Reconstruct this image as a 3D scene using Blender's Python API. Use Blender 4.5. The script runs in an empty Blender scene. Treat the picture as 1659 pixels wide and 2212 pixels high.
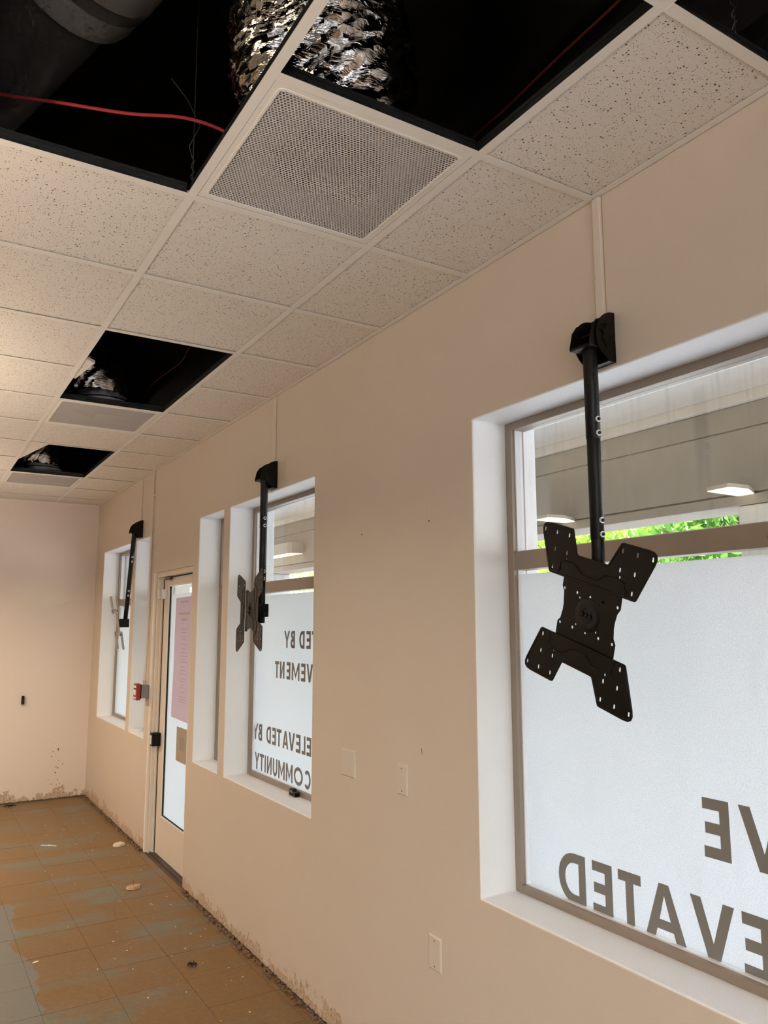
import bpy, bmesh, math, random
from mathutils import Vector, Matrix, noise
from math import sin, cos, pi, radians

sc = bpy.context.scene
COL = sc.collection

# ------------------------------------------------------------------ camera
def basis(yaw, pitch, roll):
    f = Vector((sin(yaw)*cos(pitch), cos(yaw)*cos(pitch), sin(pitch)))
    r = Vector((cos(yaw), -sin(yaw), 0)); u = r.cross(f)
    return r*cos(roll)+u*sin(roll), -r*sin(roll)+u*cos(roll), f
def frame_matrix(loc, yaw, pitch, roll):
    r, u, f = basis(yaw, pitch, roll)
    m = Matrix((( r.x, u.x, -f.x, loc[0]), (r.y, u.y, -f.y, loc[1]), (r.z, u.z, -f.z, loc[2]), (0, 0, 0, 1)))
    return m
cam = bpy.data.cameras.new('camera'); camo = bpy.data.objects.new('camera', cam); COL.objects.link(camo)
camo.matrix_world = frame_matrix((-1.6816, 0, 1.7215), .5490, .1442, -.0018)
cam.sensor_fit = 'VERTICAL'; cam.sensor_height = 24; cam.lens = 24*1673.3/2212
cam.clip_start = .02; cam.clip_end = 300
sc.camera = camo

# ------------------------------------------------------------------ sky, sun, exposure
world = bpy.data.worlds.new('sky'); sc.world = world; world.use_nodes = True
nt = world.node_tree; nt.nodes.clear()
out = nt.nodes.new('ShaderNodeOutputWorld'); bg = nt.nodes.new('ShaderNodeBackground')
sky = nt.nodes.new('ShaderNodeTexSky'); sky.sky_type = 'NISHITA'; sky.sun_disc = False
sky.sun_elevation = radians(65); sky.sun_rotation = radians(250); sky.dust_density = 3.0
haze = nt.nodes.new('ShaderNodeMix'); haze.data_type = 'RGBA'; haze.inputs[0].default_value = .55; haze.inputs[7].default_value = (1.13, 1.06, 1.00, 1)
nt.links.new(sky.outputs[0], haze.inputs[6]); nt.links.new(haze.outputs[2], bg.inputs[0]); nt.links.new(bg.outputs[0], out.inputs[0])
SKY_STRENGTH = 2.75
bg.inputs[1].default_value = SKY_STRENGTH
sun = bpy.data.lights.new('sun', 'SUN'); suno = bpy.data.objects.new('sun', sun); COL.objects.link(suno)
sun.energy = 28.0; sun.color = (1, .95, .86); sun.angle = radians(.6)
suno.rotation_euler = (radians(-8), radians(-24), 0)      # from over the building roof, down towards +x
suno.location = (-20, 0, 30)
FILL_UP = 20; FILL_DOWN = 19
LAMP_COL = (1.0, .78, .57)
sc.view_settings.view_transform = 'Standard'; sc.view_settings.look = 'None'
sc.view_settings.gamma = 1; sc.view_settings.use_curve_mapping = False
sc.view_settings.exposure = 0.12
sc.cycles.use_denoising = True
sc.cycles.use_adaptive_sampling = True; sc.cycles.adaptive_threshold = .08; sc.cycles.adaptive_min_samples = 14; sc.cycles.use_light_tree = False
sc.cycles.max_bounces = 7; sc.cycles.diffuse_bounces = 5; sc.cycles.glossy_bounces = 3; sc.cycles.transparent_max_bounces = 16
sc.cycles.sample_clamp_indirect = 4.0; sc.cycles.blur_glossy = .5
sc.cycles.caustics_reflective = False; sc.cycles.caustics_refractive = False

# ------------------------------------------------------------------ constants (metres; x=0 window wall face, floor z=0)
T = .6096
H = 2.989                    # ceiling grid face
XA = -.4375; XB = XA-T; XC = XB-T
Y0 = .9208                   # grid line 0
def gy(i): return Y0+i*T
YB = 8.60                    # back wall
YF = -3.2; XL = -6.2         # front / left walls behind the camera
ROOF = 4.5
WT = .30                     # window wall thickness

# ------------------------------------------------------------------ materials
MATS = {}
def new_mat(name):
    m = bpy.data.materials.new(name); m.use_nodes = True
    n = m.node_tree; b = n.nodes['Principled BSDF']
    MATS[name] = m
    return m, n, b
def N(n, t, **kw):
    x = n.nodes.new(t)
    for k, v in kw.items(): setattr(x, k, v)
    return x
def math_node(n, op, a, b=None, c=None):
    x = n.nodes.new('ShaderNodeMath'); x.operation = op
    for i, v in enumerate((a, b, c)):
        if v is None: continue
        if isinstance(v, (int, float)): x.inputs[i].default_value = v
        else: n.links.new(v, x.inputs[i])
    return x.outputs[0]
def position(n): return N(n, 'ShaderNodeNewGeometry').outputs['Position']
def noise_node(n, vec, scale, detail=3, rough=.55):
    x = N(n, 'ShaderNodeTexNoise'); n.links.new(vec, x.inputs['Vector'])
    x.inputs['Scale'].default_value = scale; x.inputs['Detail'].default_value = detail; x.inputs['Roughness'].default_value = rough
    return x.outputs['Fac']
def ramp(n, fac, stops):
    x = N(n, 'ShaderNodeValToRGB'); n.links.new(fac, x.inputs[0])
    e = x.color_ramp.elements
    while len(e) > 1: e.remove(e[-1])
    e[0].position = stops[0][0]; e[0].color = stops[0][1] if len(stops[0][1]) == 4 else (*stops[0][1], 1)
    for p, c in stops[1:]:
        k = e.new(p); k.color = c if len(c) == 4 else (*c, 1)
    return x.outputs[0]
def mixc(n, fac, a, b):
    x = N(n, 'ShaderNodeMix', data_type='RGBA')
    for s, v in ((x.inputs[0], fac), (x.inputs[6], a), (x.inputs[7], b)):
        if isinstance(v, (int, float)): s.default_value = v
        elif isinstance(v, tuple): s.default_value = (*v, 1)
        else: n.links.new(v, s)
    return x.outputs[2]
def bump(n, b, h, strength, dist=.002):
    x = N(n, 'ShaderNodeBump'); x.inputs['Strength'].default_value = strength; x.inputs['Distance'].default_value = dist
    n.links.new(h, x.inputs['Height']); n.links.new(x.outputs[0], b.inputs['Normal'])
def flat(name, col, rough=.6, metal=0, emit=None, var=.06, vscale=9):
    m, n, b = new_mat(name)
    f = noise_node(n, position(n), vscale, 4)
    lo = tuple(c*(1-var) for c in col); hi = tuple(min(1, c*(1+var)) for c in col)
    n.links.new(mixc(n, f, lo, hi), b.inputs['Base Color'])
    b.inputs['Roughness'].default_value = rough; b.inputs['Metallic'].default_value = metal
    if emit:
        b.inputs['Emission Color'].default_value = (*emit[0], 1); b.inputs['Emission Strength'].default_value = emit[1]
    return m

PAINT = (.66, .575, .48)
def wall_paint(name, col, damage=True):
    m, n, b = new_mat(name)
    P = position(n)
    f = noise_node(n, P, 1.7, 3)
    base = mixc(n, f, tuple(c*.965 for c in col), tuple(min(1, c*1.03) for c in col))
    peel = noise_node(n, P, 170, 2); 
    if damage:
        sx = N(n, 'ShaderNodeSeparateXYZ'); n.links.new(P, sx.inputs[0])
        z = sx.outputs[2]
        j = noise_node(n, P, 22, 5, .7); k = noise_node(n, P, 5, 3)
        h = math_node(n, 'SUBTRACT', math_node(n, 'MULTIPLY', math_node(n, 'MULTIPLY', j, k), .54), .055)   # ragged height of the torn paint band
        torn = math_node(n, 'LESS_THAN', math_node(n, 'ADD', z, .012), h)
        tc = ramp(n, noise_node(n, P, 60, 5, .7), [(.3, (.14, .075, .04)), (.42, (.34, .22, .13)), (.52, (.60, .48, .36)), (.62, (.52, .38, .26)), (.75, (.22, .13, .08))])
        base = mixc(n, torn, base, tc)
        low = math_node(n, 'LESS_THAN', z, math_node(n, 'MULTIPLY', noise_node(n, P, 45, 4), .030))
        base = mixc(n, low, base, (.055, .033, .02))
        grime = math_node(n, 'MULTIPLY', math_node(n, 'SUBTRACT', 1, math_node(n, 'MINIMUM', math_node(n, 'MULTIPLY', z, 2.6), 1)), math_node(n, 'MULTIPLY', noise_node(n, P, 7, 4), .22))
        base = mixc(n, grime, base, (.52, .40, .28))
    n.links.new(base, b.inputs['Base Color'])
    b.inputs['Roughness'].default_value = .48
    bump(n, b, peel, .30 if damage else .55, .002)
    return m
wall_paint('wall_paint', PAINT)
wall_paint('wall_paint_lit', (.80, .70, .615))  # same paint as the window wall, lightened for the light it gets
wall_paint('reveal_daylit_paint', (.91, .90, .88), False)  # white paint brightened to stand in for daylight on the jambs
flat('trim_paint', (.74, .66, .56), .4, var=.03)
flat('frame_bronze', (.29, .235, .19), .38, .25, var=.05)
flat('grid_white', (.86, .83, .775), .40, var=.03)
flat('grid_web', (.045, .05, .05), .42, .6, var=.2)
flat('duct_grey', (.26, .26, .265), .55, .3, var=.35, vscale=5)
flat('duct_wrap', (.62, .61, .60), .6, .0, var=.2, vscale=12)
flat('black_steel', (.0055, .005, .0046), .42, .0, var=.3)
flat('black_tube', (.006, .006, .0065), .40, .0, var=.2)
for _n in ('black_steel', 'black_tube'): MATS[_n].node_tree.nodes['Principled BSDF'].inputs['Specular IOR Level'].default_value = .22
flat('black_matte', (.006, .006, .006), .8)
flat('zinc', (.62, .62, .62), .3, .9)
flat('bright_washer', (.86, .86, .86), .35, .2)
flat('silver_arm', (.36, .355, .35), .4, .7)
flat('plate_plastic', (.67, .60, .51), .38, var=.02)
flat('raceway_white', (.69, .62, .535), .4, var=.03)
flat('dark_screw', (.12, .10, .08), .5, .5)
flat('red_plastic', (.30, .022, .022), .35)
flat('grey_box', (.24, .235, .235), .45, .3)
flat('white_plastic', (.80, .79, .77), .35)
flat('red_cable', (.42, .035, .04), .45)
flat('orange_cable', (.12, .015, .012), .5)
flat('wire', (.16, .15, .14), .45, .7)
flat('plenum_shade_black', (.004, .0038, .0038), .9, var=.3, vscale=3)  # plenum darkness put into the colour of deck and wall tops
flat('vinyl_letter', (.20, .19, .172), .6, var=.04)
flat('beam_stucco', (.33, .29, .24), .85, var=.07, vscale=6)
flat('lamp_housing', (.46, .40, .32), .7)
flat('soffit_paint', (.70, .65, .58), .8, var=.04)
flat('ext_white', (.83, .83, .83), .6, var=.03)
flat('ext_column', (.60, .59, .57), .8, var=.04)
flat('concrete_walk', (.56, .55, .53), .85, var=.08, vscale=2)
flat('bark', (.09, .065, .045), .9, var=.3)
flat('wood_scrap', (.50, .33, .19), .8, var=.15, vscale=60)
flat('chip_white', (.72, .64, .50), .8, var=.25, vscale=200)
flat('gypsum', (.66, .56, .44), .85, var=.2, vscale=70)
flat('rubble', (.22, .14, .085), .95, var=.7, vscale=160)
flat('lens_lit', (.9, .8, .6), .5, emit=((1, .88, .66), 1.0))
flat('fill_lamp_lens', (.9, .88, .82), .5, emit=((1, .85, .68), 3.0))  # glow of the added fill lamps
flat('paper_tan', (.40, .33, .25), .7, var=.04)
flat('print_pink', (.62, .49, .50), .7)
flat('print_tan', (.34, .28, .22), .7)
flat('threshold_metal', (.10, .075, .06), .5, .5, var=.3)
flat('mould_stain', (.10, .075, .06), .95, var=.5, vscale=90)

def ceiling_tile_mat():
    m, n, b = new_mat('ceiling_tile')
    P = position(n)
    def pits(scale, rmax, keep):
        v = N(n, 'ShaderNodeTexVoronoi'); n.links.new(P, v.inputs['Vector']); v.inputs['Scale'].default_value = scale
        s = N(n, 'ShaderNodeSeparateColor'); n.links.new(v.outputs['Color'], s.inputs[0])
        r = math_node(n, 'MULTIPLY', math_node(n, 'MULTIPLY', math_node(n, 'GREATER_THAN', s.outputs[0], keep), math_node(n, 'ADD', math_node(n, 'MULTIPLY', s.outputs[1], .6), .4)), rmax*scale)
        wob = math_node(n, 'ADD', v.outputs['Distance'], math_node(n, 'MULTIPLY', math_node(n, 'SUBTRACT', noise_node(n, P, 400, 1), .5), .12))
        return math_node(n, 'LESS_THAN', wob, r)
    big = pits(95, .0029, .44); small = pits(190, .0014, .22)
    pit = math_node(n, 'MAXIMUM', big, small)
    f = noise_node(n, P, 3, 3)
    base = mixc(n, f, (.80, .765, .71), (.84, .80, .745))
    n.links.new(mixc(n, pit, base, (.115, .095, .075)), b.inputs['Base Color'])
    b.inputs['Roughness'].default_value = .9
    bump(n, b, math_node(n, 'SUBTRACT', noise_node(n, P, 260, 2), math_node(n, 'MULTIPLY', pit, 1.5)), .25, .002)
ceiling_tile_mat()

def floor_mat():
    m, n, b = new_mat('floor_tile')
    P = position(n)
    mp = N(n, 'ShaderNodeMapping'); n.links.new(P, mp.inputs[0]); mp.inputs['Scale'].default_value = (.75, 1.7, 1)
    mp.inputs['Rotation'].default_value = (0, 0, .15)
    big = noise_node(n, mp.outputs[0], 2.1, 6, .62)
    sx = N(n, 'ShaderNodeSeparateXYZ'); n.links.new(P, sx.inputs[0])
    # the glue bed stops near x=-1.05: bare grey-green tile beyond it
    edge = math_node(n, 'ADD', math_node(n, 'ADD', sx.outputs[0], 1.02), math_node(n, 'MULTIPLY', math_node(n, 'SUBTRACT', noise_node(n, P, 2.3, 3), .5), .35))
    bare = math_node(n, 'MULTIPLY', math_node(n, 'LESS_THAN', edge, 0), math_node(n, 'LESS_THAN', sx.outputs[1], 5.6))
    fine = noise_node(n, P, 38, 6, .75)
    mp2 = N(n, 'ShaderNodeMapping'); n.links.new(P, mp2.inputs[0]); mp2.inputs['Scale'].default_value = (3, 26, 1); mp2.inputs['Rotation'].default_value = (0, 0, .2)
    streak = noise_node(n, mp2.outputs[0], 3, 4, .7)
    glue = ramp(n, fine, [(.25, (.140, .073, .024)), (.5, (.195, .114, .042)), (.75, (.275, .172, .068))])
    tile = ramp(n, fine, [(.25, (.125, .122, .092)), (.55, (.175, .168, .125)), (.8, (.24, .225, .16))])
    mask = math_node(n, 'ADD', big, math_node(n, 'MULTIPLY', math_node(n, 'SUBTRACT', streak, .5), .30))
    msk = N(n, 'ShaderNodeMapRange'); n.links.new(mask, msk.inputs[0]); msk.inputs[1].default_value = .505; msk.inputs[2].default_value = .63
    c = mixc(n, msk.outputs[0], glue, tile)
    c = mixc(n, bare, c, ramp(n, fine, [(.2, (.135, .132, .118)), (.8, (.215, .21, .19))]))
    n.links.new(c, b.inputs['Base Color'])
    n.links.new(ramp(n, fine, [(.2, (.36,)*3), (.8, (.62,)*3)]), b.inputs['Roughness'])
    bump(n, b, math_node(n, 'ADD', fine, streak), .30, .002)
floor_mat()
flat('floor_joint', (.23, .125, .05), .9, var=.5, vscale=14)
flat('vent_back', (.42, .42, .46), .6)

def foil_mat():
    m, n, b = new_mat('foil')
    b.inputs['Metallic'].default_value = 1; b.inputs['Roughness'].default_value = .09
    b.inputs['Base Color'].default_value = (.72, .69, .65, 1)
    P = position(n)
    v = N(n, 'ShaderNodeTexVoronoi'); v.feature = 'DISTANCE_TO_EDGE'; n.links.new(P, v.inputs['Vector']); v.inputs['Scale'].default_value = 26
    mp = N(n, 'ShaderNodeMapping'); n.links.new(P, mp.inputs[0]); mp.inputs['Scale'].default_value = (.9, .9, 6.5); mp.inputs['Rotation'].default_value = (.35, .45, 0)
    bump(n, b, math_node(n, 'ADD', noise_node(n, mp.outputs[0], 13, 4, .6), math_node(n, 'MULTIPLY', v.outputs['Distance'], .25)), .55, .010)
foil_mat()

def perforated_mat():
    m, n, b = new_mat('perforated_face')
    tc = N(n, 'ShaderNodeTexCoord')
    p = .0098; q = p*math.sqrt(3)
    s = N(n, 'ShaderNodeSeparateXYZ'); n.links.new(tc.outputs['Object'], s.inputs[0])
    def cell(ox, oy):
        fx = math_node(n, 'SUBTRACT', math_node(n, 'FRACT', math_node(n, 'ADD', math_node(n, 'DIVIDE', s.outputs[0], p), 100+ox)), .5)
        fy = math_node(n, 'SUBTRACT', math_node(n, 'FRACT', math_node(n, 'ADD', math_node(n, 'DIVIDE', s.outputs[1], q), 100+oy)), .5)
        a = math_node(n, 'MULTIPLY', fx, p); c = math_node(n, 'MULTIPLY', fy, q)
        return math_node(n, 'SQRT', math_node(n, 'ADD', math_node(n, 'MULTIPLY', a, a), math_node(n, 'MULTIPLY', c, c)))
    d = math_node(n, 'MINIMUM', cell(0, 0), cell(.5, .5))
    hole = math_node(n, 'LESS_THAN', d, p*.345)
    b.inputs['Base Color'].default_value = (.72, .69, .665, 1); b.inputs['Roughness'].default_value = .45
    tr = N(n, 'ShaderNodeBsdfTransparent'); mx = N(n, 'ShaderNodeMixShader')
    n.links.new(hole, mx.inputs[0]); n.links.new(b.outputs[0], mx.inputs[1]); n.links.new(tr.outputs[0], mx.inputs[2])
    n.links.new(mx.outputs[0], n.nodes['Material Output'].inputs[0])
perforated_mat()

def glass_mat(name, tint=(1, 1, 1), extra=.0, base=.05):
    m, n, b = new_mat(name)
    n.nodes.remove(b)
    lw = N(n, 'ShaderNodeLayerWeight'); lw.inputs[0].default_value = .5
    f5 = math_node(n, 'POWER', lw.outputs['Facing'], 4.0)
    fr = math_node(n, 'MINIMUM', math_node(n, 'ADD', math_node(n, 'MULTIPLY', f5, .8), base), 1.0)
    tr = N(n, 'ShaderNodeBsdfTransparent'); tr.inputs[0].default_value = (*tint, 1)
    gl = N(n, 'ShaderNodeBsdfGlossy'); gl.inputs['Roughness'].default_value = .015
    mx = N(n, 'ShaderNodeMixShader'); n.links.new(fr, mx.inputs[0]); n.links.new(tr.outputs[0], mx.inputs[1]); n.links.new(gl.outputs[0], mx.inputs[2])
    if extra:                                     # dried water streaks and dust on the pane
        df = N(n, 'ShaderNodeBsdfDiffuse'); df.inputs[0].default_value = (.8, .78, .74, 1)
        mp = N(n, 'ShaderNodeMapping'); n.links.new(position(n), mp.inputs[0]); mp.inputs['Scale'].default_value = (1, 22, 1.6)
        st = noise_node(n, mp.outputs[0], 2.0, 5, .7)
        k = N(n, 'ShaderNodeMapRange'); n.links.new(st, k.inputs[0]); k.inputs[1].default_value = .52; k.inputs[2].default_value = .78; k.inputs[4].default_value = extra
        m2 = N(n, 'ShaderNodeMixShader'); n.links.new(k.outputs[0], m2.inputs[0]); n.links.new(mx.outputs[0], m2.inputs[1]); n.links.new(df.outputs[0], m2.inputs[2])
        mx = m2
    n.links.new(mx.outputs[0], n.nodes['Material Output'].inputs[0])
glass_mat('glass', (.96, .97, .96), .12)

def film_mat(name, trans, diff, mixf=.75, grain=.22):
    m, n, b = new_mat(name); n.nodes.remove(b)
    P = position(n)
    g = noise_node(n, P, 330, 2, .6)
    k = N(n, 'ShaderNodeMapRange'); n.links.new(g, k.inputs[0]); k.inputs[1].default_value = .3; k.inputs[2].default_value = .7
    k.inputs[3].default_value = 1-grain; k.inputs[4].default_value = 1.0
    def sc_col(c):
        x = N(n, 'ShaderNodeVectorMath', operation='SCALE'); x.inputs[0].default_value = c; n.links.new(k.outputs[0], x.inputs['Scale'])
        return x.outputs[0]
    t = N(n, 'ShaderNodeBsdfTranslucent'); n.links.new(sc_col(trans), t.inputs[0])
    d = N(n, 'ShaderNodeBsdfDiffuse'); d.inputs[0].default_value = (*diff, 1)
    mx = N(n, 'ShaderNodeMixShader'); mx.inputs[0].default_value = mixf
    n.links.new(d.outputs[0], mx.inputs[1]); n.links.new(t.outputs[0], mx.inputs[2])
    n.links.new(mx.outputs[0], n.nodes['Material Output'].inputs[0])
film_mat('frost_film', (.95, .95, .945), (.77, .76, .75), .75, .26)
film_mat('poster_paper', (.98, .84, .87), (.66, .54, .55), .72, .05)
film_mat('leaf', (.40, .62, .09), (.26, .42, .07), .42, .35)
film_mat('leaf_deep', (.20, .42, .08), (.13, .27, .06), .38, .35)

# ------------------------------------------------------------------ mesh helpers
class MB:
    def __init__(s): s.v = []; s.f = []
    def box(s, x0, x1, y0, y1, z0, z1):
        i = len(s.v)
        s.v += [(x0,y0,z0),(x1,y0,z0),(x1,y1,z0),(x0,y1,z0),(x0,y0,z1),(x1,y0,z1),(x1,y1,z1),(x0,y1,z1)]
        s.f += [(i,i+3,i+2,i+1),(i+4,i+5,i+6,i+7),(i,i+1,i+5,i+4),(i+1,i+2,i+6,i+5),(i+2,i+3,i+7,i+6),(i+3,i,i+4,i+7)]
        return s
    def poly(s, pts):
        i = len(s.v); s.v += [tuple(p) for p in pts]; s.f.append(tuple(range(i, i+len(pts)))); return s
    def prism(s, pts, d):
        """extrude the 3-D polygon pts along vector d"""
        n = len(pts); i = len(s.v); d = Vector(d)
        s.v += [tuple(p) for p in pts] + [tuple(Vector(p)+d) for p in pts]
        s.f.append(tuple(range(i, i+n))[::-1]); s.f.append(tuple(range(i+n, i+2*n)))
        for k in range(n):
            a = i+k; b = i+(k+1) % n
            s.f.append((a, b, b+n, a+n))
        return s
    def tube(s, pts, rad, n=12, cap=True):
        pts = [Vector(p) for p in pts]; i0 = len(s.v)
        up = Vector((.13, .27, .95)).normalized()
        for k, p in enumerate(pts):
            t = (pts[min(k+1, len(pts)-1)]-pts[max(k-1, 0)]).normalized()
            a = t.cross(up)
            if a.length < 1e-3: a = t.cross(Vector((1, 0, 0)))
            a.normalize(); b = t.cross(a)
            r = rad[k] if isinstance(rad, (list, tuple)) else rad
            for j in range(n):
                w = 2*pi*j/n; s.v.append(tuple(p+a*cos(w)*r+b*sin(w)*r))
        for k in range(len(pts)-1):
            for j in range(n):
                a = i0+k*n+j; b = i0+k*n+(j+1) % n
                s.f.append((a, b, b+n, a+n))
        if cap:
            s.f.append(tuple(range(i0, i0+n))[::-1]); e = i0+(len(pts)-1)*n; s.f.append(tuple(range(e, e+n)))
        return s
    def mesh(s, name):
        me = bpy.data.meshes.new(name); me.from_pydata(s.v, [], s.f); me.update(); return me
    def build(s, name, mat, parent=None, smooth=False, bevel=0, seg=2, loc=None):
        return put(name, s.mesh(name), mat, parent, smooth, bevel, seg, loc)

def fix_normals(me):
    bm = bmesh.new(); bm.from_mesh(me); bmesh.ops.recalc_face_normals(bm, faces=bm.faces); bm.to_mesh(me); bm.free()

def put(name, me, mat, parent=None, smooth=False, bevel=0, seg=2, loc=None, normals=True):
    if normals: fix_normals(me)
    o = bpy.data.objects.new(name, me); COL.objects.link(o)
    if mat:
        me.materials.clear(); me.materials.append(MATS[mat])
    if parent: o.parent = parent
    if loc: o.location = loc
    if smooth:
        for p in me.polygons: p.use_smooth = True
        try: me.set_sharp_from_angle(angle=radians(35))
        except Exception: pass
    if bevel:
        b = o.modifiers.new('bevel', 'BEVEL'); b.width = bevel; b.segments = seg; b.limit_method = 'ANGLE'; b.angle_limit = radians(40)
    return o

def empty(name, loc=(0, 0, 0), parent=None):
    o = bpy.data.objects.new(name, None); o.empty_display_size = .1; COL.objects.link(o); o.location = loc
    if parent: o.parent = parent
    return o
def tag(o, label, cat, group=None, kind=None):
    o['label'] = label; o['category'] = cat
    if group: o['group'] = group
    if kind: o['kind'] = kind
    return o
def inst(src, name, parent=None, loc=None, mat=None):
    o = src.copy(); o.name = name; COL.objects.link(o); o.parent = parent
    if loc is not None: o.location = loc
    return o
def copy_tree(o, parent=None):
    c = o.copy(); COL.objects.link(c); c.parent = parent
    for ch in [x for x in o.children]: copy_tree(ch, c)
    return c

def sheet(outer, holes, t, bevel=0.0):
    """flat outline with real holes, local XY, thickness t about z=0"""
    cu = bpy.data.curves.new('outline', 'CURVE'); cu.dimensions = '2D'; cu.fill_mode = 'BOTH'
    cu.extrude = t/2-bevel; cu.bevel_depth = bevel; cu.bevel_resolution = 1
    if bevel: cu.offset = -bevel
    for pts in [outer]+list(holes):
        sp = cu.splines.new('POLY'); sp.points.add(len(pts)-1); sp.use_cyclic_u = True
        for k, p in enumerate(pts): sp.points[k].co = (p[0], p[1], 0, 1)
    ob = bpy.data.objects.new('outline', cu)
    me = bpy.data.meshes.new_from_object(ob)
    bpy.data.objects.remove(ob); bpy.data.curves.remove(cu)
    bm = bmesh.new(); bm.from_mesh(me); bmesh.ops.remove_doubles(bm, verts=bm.verts, dist=1e-6); bm.to_mesh(me); bm.free()
    return me
def circle(cx, cy, r, n=14, ry=None, a0=0):
    ry = r if ry is None else ry
    return [(cx+r*cos(a0+2*pi*k/n), cy+ry*sin(a0+2*pi*k/n)) for k in range(n)]
def slot(cx, cy, w, h, n=6):
    """stadium slot, w wide and h high"""
    r = w/2; d = h/2-r; o = []
    for k in range(n+1): a = pi*k/n; o.append((cx+r*cos(a), cy+d+r*sin(a)))
    for k in range(n+1): a = pi+pi*k/n; o.append((cx+r*cos(a), cy-d+r*sin(a)))
    return o
def round_poly(pts, rad, n=4):
    o = []; m = len(pts)
    for k in range(m):
        p = Vector(pts[k][:2]); a = Vector(pts[k-1][:2])-p; b = Vector(pts[(k+1) % m][:2])-p
        r = pts[k][2] if len(pts[k]) > 2 else rad
        la, lb = a.length, b.length; a.normalize(); b.normalize()
        ang = a.angle(b); t = min(r/math.tan(ang/2), la*.45, lb*.45)
        p1 = p+a*t; p2 = p+b*t
        for j in range(n+1):
            s = j/n; o.append(tuple((p1*(1-s)**2+p*2*s*(1-s)+p2*s*s)))
    return o

# ------------------------------------------------------------------ the shell
Z0, Z1 = .828, 2.450             # window openings
OPEN = {                         # y0, y1, z0, z1
    'w1': (.86, 2.142, Z0, Z1), 'w2': (3.412, 4.590, Z0, Z1), 's2': (4.705, 5.183, Z0, Z1),
    'door': (5.312, 6.300, 0, 2.135), 's3': (6.435, 6.918, Z0, Z1), 'w3': (7.040, 8.220, Z0, Z1),
    'w0': (-1.75, -.35, Z0, Z1)}
def pierced_wall(name, y0, y1, z0, z1, thick, opens, mat):
    ys = sorted({y0, y1, *[o[0] for o in opens], *[o[1] for o in opens]}); zs = sorted({z0, z1, *[o[2] for o in opens], *[o[3] for o in opens]})
    solid = lambda i, j: 0 <= i < len(ys)-1 and 0 <= j < len(zs)-1 and not any(o[0] <= ys[i] < o[1] and o[2] <= zs[j] < o[3] for o in opens)
    bm = bmesh.new(); vd = {}
    def V(x, y, z):
        k = (round(x, 5), round(y, 5), round(z, 5))
        if k not in vd: vd[k] = bm.verts.new(k)
        return vd[k]
    F = lambda *q: bm.faces.new([V(*p) for p in q])
    for i in range(len(ys)-1):
        for j in range(len(zs)-1):
            if not solid(i, j): continue
            a, b, c, d = ys[i], ys[i+1], zs[j], zs[j+1]
            F((0, a, c), (0, a, d), (0, b, d), (0, b, c)); F((thick, a, c), (thick, b, c), (thick, b, d), (thick, a, d))
            if not solid(i-1, j): F((0, a, c), (thick, a, c), (thick, a, d), (0, a, d))
            if not solid(i+1, j): F((0, b, c), (0, b, d), (thick, b, d), (thick, b, c))
            if not solid(i, j-1): F((0, a, c), (0, b, c), (thick, b, c), (thick, a, c))
            if not solid(i, j+1): F((0, a, d), (thick, a, d), (thick, b, d), (0, b, d))
    bmesh.ops.dissolve_limit(bm, angle_limit=radians(1), verts=bm.verts, edges=bm.edges)
    me = bpy.data.meshes.new(name); bm.to_mesh(me); bm.free()
    o = put(name, me, mat, bevel=.007, seg=3)
    o.data.materials.append(MATS['reveal_daylit_paint'])
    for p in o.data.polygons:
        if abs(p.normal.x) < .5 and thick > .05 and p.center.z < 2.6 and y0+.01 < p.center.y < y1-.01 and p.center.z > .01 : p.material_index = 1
    return o
wall_r = pierced_wall('wall_right', YF, YB+.15, -.12, H+.05, WT, list(OPEN.values()), 'wall_paint')
tag(wall_r, 'long tan painted wall pierced by the windows and the glass door', 'wall', kind='structure')
tag(MB().box(0, WT, YF, YB+.15, H+.05, ROOF).build('wall_right_plenum', 'plenum_shade_black'), 'top of the window wall above the ceiling, plenum shade put into its colour', 'wall', kind='structure')
tag(MB().box(XL-.15, 0, YB, YB+.15, H+.05, ROOF).build('wall_back_plenum', 'plenum_shade_black'), 'top of the end wall above the ceiling, plenum shade put into its colour', 'wall', kind='structure')
wall_b = MB().box(XL-.15, 0, YB, YB+.15, -.12, H+.05).build('wall_back', 'wall_paint_lit')
tag(wall_b, 'far end wall, tan paint made paler by the light put into it, at the left of the picture', 'wall', kind='structure')
tag(MB().box(XL-.15, XL, YF-.15, YB, 0, ROOF).build('wall_left', 'wall_paint_lit'), 'tan painted wall opposite the windows, outside the picture', 'wall', kind='structure')
fw_ = MB()
for q in ((XL, -5.4, 0, ROOF), (-.9, 0, 0, ROOF), (-5.4, -.9, 0, .10), (-5.4, -.9, 2.6, ROOF)): fw_.box(q[0], q[1], YF-.15, YF, q[2], q[3])
tag(fw_.build('wall_front', 'wall_paint_lit'), 'tan painted wall behind the camera', 'wall', kind='structure')
tag(MB().box(XL-.15, .15, YF-.15, YB+.15, ROOF, ROOF+.15).build('ceiling_roof_deck', 'plenum_shade_black'), 'black roof deck high above the open ceiling cells', 'roof deck', kind='structure')

# marks on the window wall: scratches, a stain
def scratch(parent, pts, w, mat='dark_screw'):
    m = MB()
    m.tube([(-.0006, y, z) for y, z in pts], w, 5)
    return m.build('scratch', mat, parent)
scratch(wall_r, [(2.930, 2.165), (2.934, 2.114)], .0012, 'raceway_white')
scratch(wall_r, [(2.934, 2.116), (2.935, 2.110)], .0028)
scratch(wall_r, [(2.411, 2.175), (2.418, 2.116)], .0014, 'raceway_white')
scratch(wall_r, [(2.418, 2.118), (2.419, 2.110)], .003)
scratch(wall_r, [(1.19, 2.855), (1.165, 2.838)], .0010, 'trim_paint')
scratch(wall_r, [(2.484, 1.262), (2.478, 1.240)], .0010)

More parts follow.
